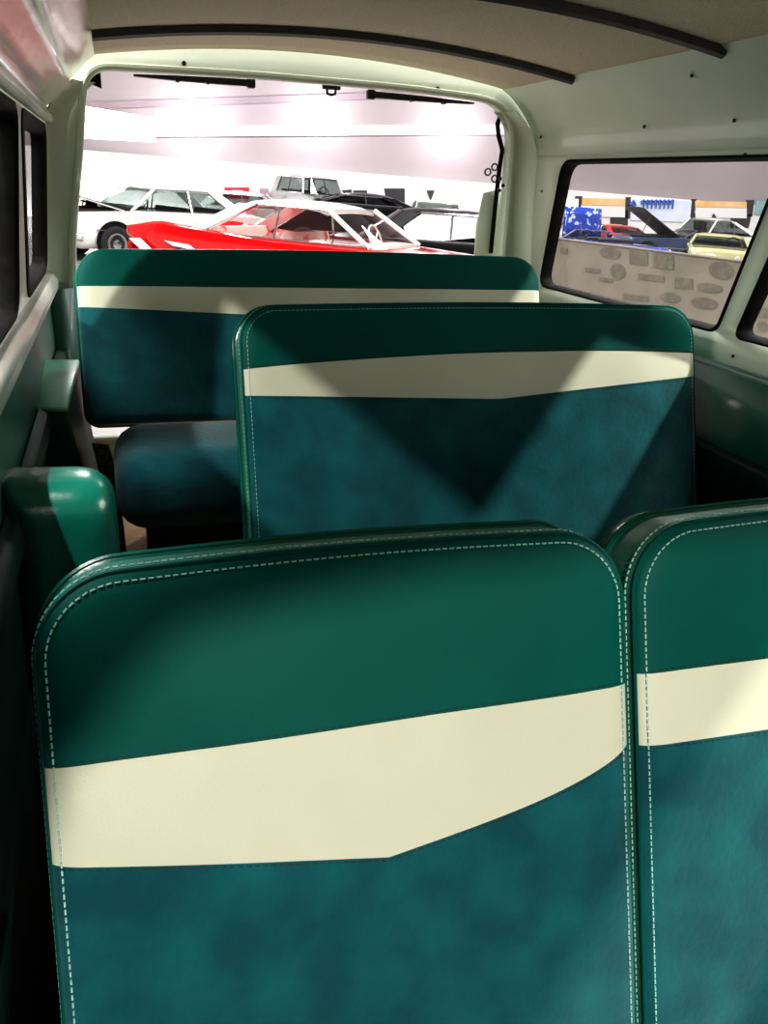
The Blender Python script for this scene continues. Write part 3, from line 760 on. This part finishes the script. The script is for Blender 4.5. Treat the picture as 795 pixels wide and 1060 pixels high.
make_car('red low car behind the blue upright hood', 'car', 637, 31.2, math.radians(90), RED, RED, INT_DARK,
         L=3.4, Wd=1.7, belt=.85, hoodz=.82, roofz=1.14, cab=(-1.2, -.7, .3, .85), wheel_x=(-1.2, 1.3))
make_car('white coupe with a steep rear window behind the dark blue car', 'car', 737, 28.8, math.radians(190), WHITE, WHITE, INT_DARK,
         L=3.9, Wd=1.8, belt=1.05, hoodz=1.0, roofz=1.65, cab=(-1.9, -.5, .5, .95), wheel_x=(-1.3, 1.4))

# ---------------------------------------------------------------- booths and signs on the back wall
ORANGE = mat('orange_banner', srgb(244, 184, 110), .7, noise=(1.2, srgb(250, 216, 170), 3, .35, .65))
BLUEINK = mat('blue_ink', srgb(70, 110, 200), .7, noise=(2, srgb(60, 100, 190), 2, .4, .6))
REDB = mat('red_banner', srgb(214, 40, 60), .7, noise=(2, srgb(200, 30, 50), 2, .4, .6))
PALEBLUE = mat('pale_blue_sign', srgb(222, 230, 248), .7, noise=(2, srgb(234, 238, 250), 2, .4, .6))
TEAL = mat('teal_screen', srgb(150, 190, 190), .5, noise=(2, srgb(130, 172, 176), 2, .4, .6))
YB = YW-.305
def booth(pts, ob, label):
    """white banner with an orange head band; pts = (x0, x1, y0, y_split, y1)"""
    x0, x1, y0, ys, y1 = pts
    c = onY((x0+x1)/2, y1, YB); r = thing('banner', c, label, 'banner')
    flat_px('cloth', ((x0, ys), (x1, ys+1), (x1, y1+1), (x0, y1)), YB, HALLWHITE, None, None, parent=r)
    flat_px('head_band', ((x0, y0), (x1, y0+1), (x1, ys+1), (x0, ys)), YB-.03, ORANGE, None, None, parent=r)['label'] = 'orange head band'
booth((603, 647, 205, 212, 224), 1, 'white banner with an orange head band above the upright blue hood')
booth((720, 773, 208, 214, 225), 1, 'white banner with an orange head band above the pale yellow roadster')
r = thing('sign', onY(682, 225, YB), 'pale blue sign with slanted blue script between the two orange banners', 'sign')
flat_px('board', ((653, 206), (716, 208), (714, 230), (653, 228)), YB, PALEBLUE, None, None, parent=r)
mb = MB(); K = onY(650, 200, YB-.06)
for i in range(8):        # unreadable slanted script: a row of loops with descenders
    x = 664+i*4.3; p = lambda a, b: onY(a, b, YB-.06)
    mb.tube([p(x+3, 207), p(x, 208.5), p(x+.4, 211), p(x+3, 209.5), p(x+3.2, 207.3), p(x+2.0, 216)], .035, 5)
mb.tube([onY(652, 212, YB-.06), onY(656, 208, YB-.06), onY(658, 212, YB-.06), onY(654, 213, YB-.06)], .06, 5)
mb.obj('lettering', BLUEINK, r)
# dark doorways and panels
for pts, lab in ((((648, 204), (653, 204), (652, 226), (647, 226)), 'narrow dark panel between first orange banner and pale blue sign'),
                 (((632, 217), (650, 218), (650, 238), (632, 238)), 'dark square panel under the first orange banner above the red low car'),
                 (((716, 206), (721, 206), (718, 226), (714, 226)), 'narrow dark panel between pale blue sign and second orange banner'),
                 (((719, 221), (733, 221), (731, 240), (718, 240)), 'dark panel below the second orange banner, near its left end'),
                 (((757, 222), (778, 222), (775, 236), (756, 236)), 'dark panel below the second orange banner, near its right end'),
                 (((773, 207), (781, 207), (779, 224), (771, 224)), 'narrow dark panel beside the teal screen'),
                 (((596, 203), (603, 203), (601, 216), (594, 216)), 'dark panel left of the first orange banner')):
    flat_px('partition_panel', pts, YB+.02, HALLDARK, lab, 'panel')
for pts, lab in ((((398, 195), (419, 195), (419, 222), (402, 222)), 'dark doorway panel beyond the black sports coupe'),
                 (((442, 197), (450, 197), (446, 208)), 'dark pointed pennant above the pale sedan'),
                 (((354, 197), (364, 196), (364, 202), (359, 203)), 'small dark panel right of the boxy truck'),
                 (((366, 197), (380, 197), (380, 202), (366, 202)), 'wider small dark panel above the black sports coupe')):
    flat_px('wall_panel' if 'pennant' not in lab else 'pennant', pts, YB, HALLDARK, lab, 'panel' if 'pennant' not in lab else 'pennant')
flat_px('teal_screen', ((783, 208), (800, 208), (800, 224), (781, 222)), YB, TEAL, 'teal screen at the right edge of the side window view', 'screen')
flat_px('triangle_sign', ((739, 221), (743, 227), (737, 227)), YB-.1, HALLDARK, 'small black triangle sign on white under the second orange banner', 'sign')
r = thing('banner', onY(245, 205, YB), 'red banner with a white patch above the rear window of the white sedan', 'banner')
flat_px('cloth', ((232, 194), (258, 194), (258, 205), (236, 205)), YB, REDB, None, None, parent=r)
flat_px('patch', ((240, 197), (251, 197), (251, 200), (240, 200)), YB-.06, HALLWHITE, None, None, parent=r)
flat_px('poster', ((269, 195), (278, 195), (278, 205), (269, 205)), YB, HALLBEAM, 'small grey poster right of the red banner', 'poster')
r = thing('display_board', onY(295, 210, YB), 'grey framed display board left of the boxy truck', 'board')
flat_px('board', ((282, 198), (301, 198), (301, 212), (283, 212)), YB, HALLBEAM, None, None, parent=r)
flat_px('picture', ((285, 201), (296, 201), (299, 210), (284, 210)), YB-.06, HALLDARK, None, None, parent=r)
# tall white cabinet at the left of the side window
r = thing('display_cabinet', onY(591, 245, 27), 'white display cabinet at the left edge of the side window view', 'cabinet')
flat_px('case', ((575, 205), (599, 206), (597, 245), (573, 245)), 27, HALLWHITE, None, None, th=.5, parent=r)
flat_px('pane', ((578, 213), (592, 214), (590, 236), (576, 236)), 26.95, HALLBEAM, None, None, th=.02, parent=r)

# sponsor board right outside the side window
BOARD = mat('beige_board', srgb(138, 130, 118), .7, noise=(2.5, srgb(122, 115, 104), 4, .35, .7))
PATCH = mat('faded_patch', srgb(100, 95, 85), .7, noise=(14, srgb(114, 108, 97), 3, .4, .65))
A = onZ(545, 243, .70); B = onZ(700, 262, .70)
A.z = B.z = .70
dirb = (B-A).normalized(); A2 = A-dirb*.6; B2 = B+dirb*3.2
bd = thing('sponsor_board', (A+B)/2-Vector((0, 0, 1.2)), 'long beige board with faded logo patches outside the right window', 'board')
nrm = Vector((dirb.y, -dirb.x, 0)); nrm = nrm if nrm.x > 0 else -nrm
mb = MB()
zb = -.72
v = [A2, B2, Vector((B2.x, B2.y, zb)), Vector((A2.x, A2.y, zb))]; v += [p+nrm*.04 for p in v]
mb.add(v, [(0, 1, 2, 3), (7, 6, 5, 4), (0, 4, 5, 1), (1, 5, 6, 2), (2, 6, 7, 3), (3, 7, 4, 0)])
mb.obj('board', BOARD, bd, smooth=False)
def onBoard(px, py, off=.006):
    v = ray(px, py); t = (A-CAM).dot(nrm)/v.dot(nrm); return CAM+v*t-nrm*off
def patch_poly(pts): 
    m = MB(); m.add([onBoard(x, y) for x, y in pts], [tuple(range(len(pts)))]); m.obj('logo_patch', PATCH, bd, smooth=False)
def ell(cx, cy, a, b, sl=.12): return [(cx+a*math.cos(2*PI*k/18), cy+b*math.sin(2*PI*k/18)+sl*a*math.cos(2*PI*k/18)) for k in range(18)]
def rec(x0, y0, x1, y1, sl=.12): return [(x0, y0), (x1, y0+sl*(x1-x0)), (x1, y1+sl*(x1-x0)), (x0, y1)]
patch_poly(ell(632, 262, 11, 6)); patch_poly(rec(652, 259, 671, 273)); patch_poly(rec(677, 262, 698, 277)); patch_poly(ell(640, 281, 8, 8))
patch_poly(rec(661, 283, 688, 289)); patch_poly(rec(699, 287, 718, 298)); patch_poly(ell(747, 280, 13, 9)); patch_poly(rec(621, 287, 635, 291))
patch_poly(ell(694, 308, 11, 5)); patch_poly(rec(645, 304, 672, 309)); patch_poly(ell(735, 298, 14, 5)); patch_poly(ell(730, 314, 14, 6)); patch_poly(rec(606, 277, 622, 281)); patch_poly(rec(580, 256, 588, 262))
patch_poly(rec(785, 318, 799, 328)); patch_poly(ell(790, 338, 6, 5))
m = MB(); m.tube([A2, B2], .012, 6); m.obj('edge_trim', BOARD, bd)

# ------------------------------------------------------------------ lights
def area(name, loc, target, power, size, col=(1, 1, 1), size_y=None, spread=None):
    l = bpy.data.lights.new(name, 'AREA'); l.energy = power; l.size = size; l.color = col
    if size_y: l.shape = 'RECTANGLE'; l.size_y = size_y
    if spread: l.spread = spread
    o = bpy.data.objects.new(name, l); C.objects.link(o); o.location = loc
    o.rotation_euler = (Vector(target)-Vector(loc)).to_track_quat('-Z', 'Y').to_euler()
    return o
def spot(name, loc, target, power, ang, blend=.3, rad=.2, col=(1, 1, 1)):
    l = bpy.data.lights.new(name, 'SPOT'); l.energy = power; l.spot_size = math.radians(ang); l.spot_blend = blend; l.shadow_soft_size = rad; l.color = col
    o = bpy.data.objects.new(name, l); C.objects.link(o); o.location = loc
    o.rotation_euler = (Vector(target)-Vector(loc)).to_track_quat('-Z', 'Y').to_euler()
    return o
# hall ceiling lamps
for i, (x, y) in enumerate(((-3, 13), (8, 12), (19, 14), (2, 24), (14, 24), (27, 24))):
    area('hall_lamp', (x, y, 9.5), (x, y, 0), 1250, 3.0, (1, .97, .96))
for x in (-4.5, 4.5): area('hall_lamp', (x, 1.0, 9.5), (x, 1.0, 0), 1500, 3.0, (1, .97, .96))  # pair added beside the vehicle; their floor bounce brightens the headliner
# wall wash floods
for px_, py_ in ((205, 116), (335, 116), (478, 128)):
    p = onY(px_, py_, YW-1.3)
    l = bpy.data.lights.new('wall_flood', 'POINT'); l.energy = 230; l.shadow_soft_size = .3; l.color = (1, .96, .98)
    o = bpy.data.objects.new('wall_flood', l); C.objects.link(o); o.location = p
area('screen_fill', (0, 15, 8.5), onY(115, 127, 24), 1300, .8, (1, .98, .98), spread=math.radians(28))  # unseen area fill added to whiten the hanging screen
# lamps high in the hall, shining through the side windows and the windshield, then added fills
spot('key_lamp', (-6.2, -2.6, 6.3), (.35, 1.4, .65), 3800, 30, rad=.22, col=(1, .98, .92))
spot('key_lamp', (6.2, -2.2, 7.1), (.9, 1.4, .65), 3600, 30, rad=.22, col=(1, .98, .92))
spot('windshield_lamp', (-.3, -7.5, 4.72), (.4, 1.2, .7), 3000, 26, rad=.16, col=(1, .97, .9))
spot('jump_seat_fill', (-1.3, -.1, 5.3), (-.05, 1.29, .52), 2600, 5, rad=.06, col=(1, .98, .94))  # unseen narrow spot added to light the right part of the jump seat
area('side_fill', (-5.5, .8, 1.5), (1.3, 1.9, 1.25), 190, 2.4, (1, .98, .93), size_y=1.6)  # low fill added to brighten the right wall and headliner
area('side_fill', (6.5, .5, 2.6), (-.1, 1.9, 1.15), 150, 2.4, (1, .98, .93), size_y=1.6)  # matching fill added on the right side
w = bpy.data.worlds.new('world'); scene.world = w; w.use_nodes = True
bg = w.node_tree.nodes['Background']; bg.inputs['Color'].default_value = (.95, .93, .95, 1); bg.inputs['Strength'].default_value = .32
scene.view_settings.view_transform = 'Standard'
scene.view_settings.look = 'Medium High Contrast'
scene.view_settings.exposure = 0
scene.cycles.max_bounces = 10; scene.cycles.transparent_max_bounces = 16
scene.cycles.use_denoising = True
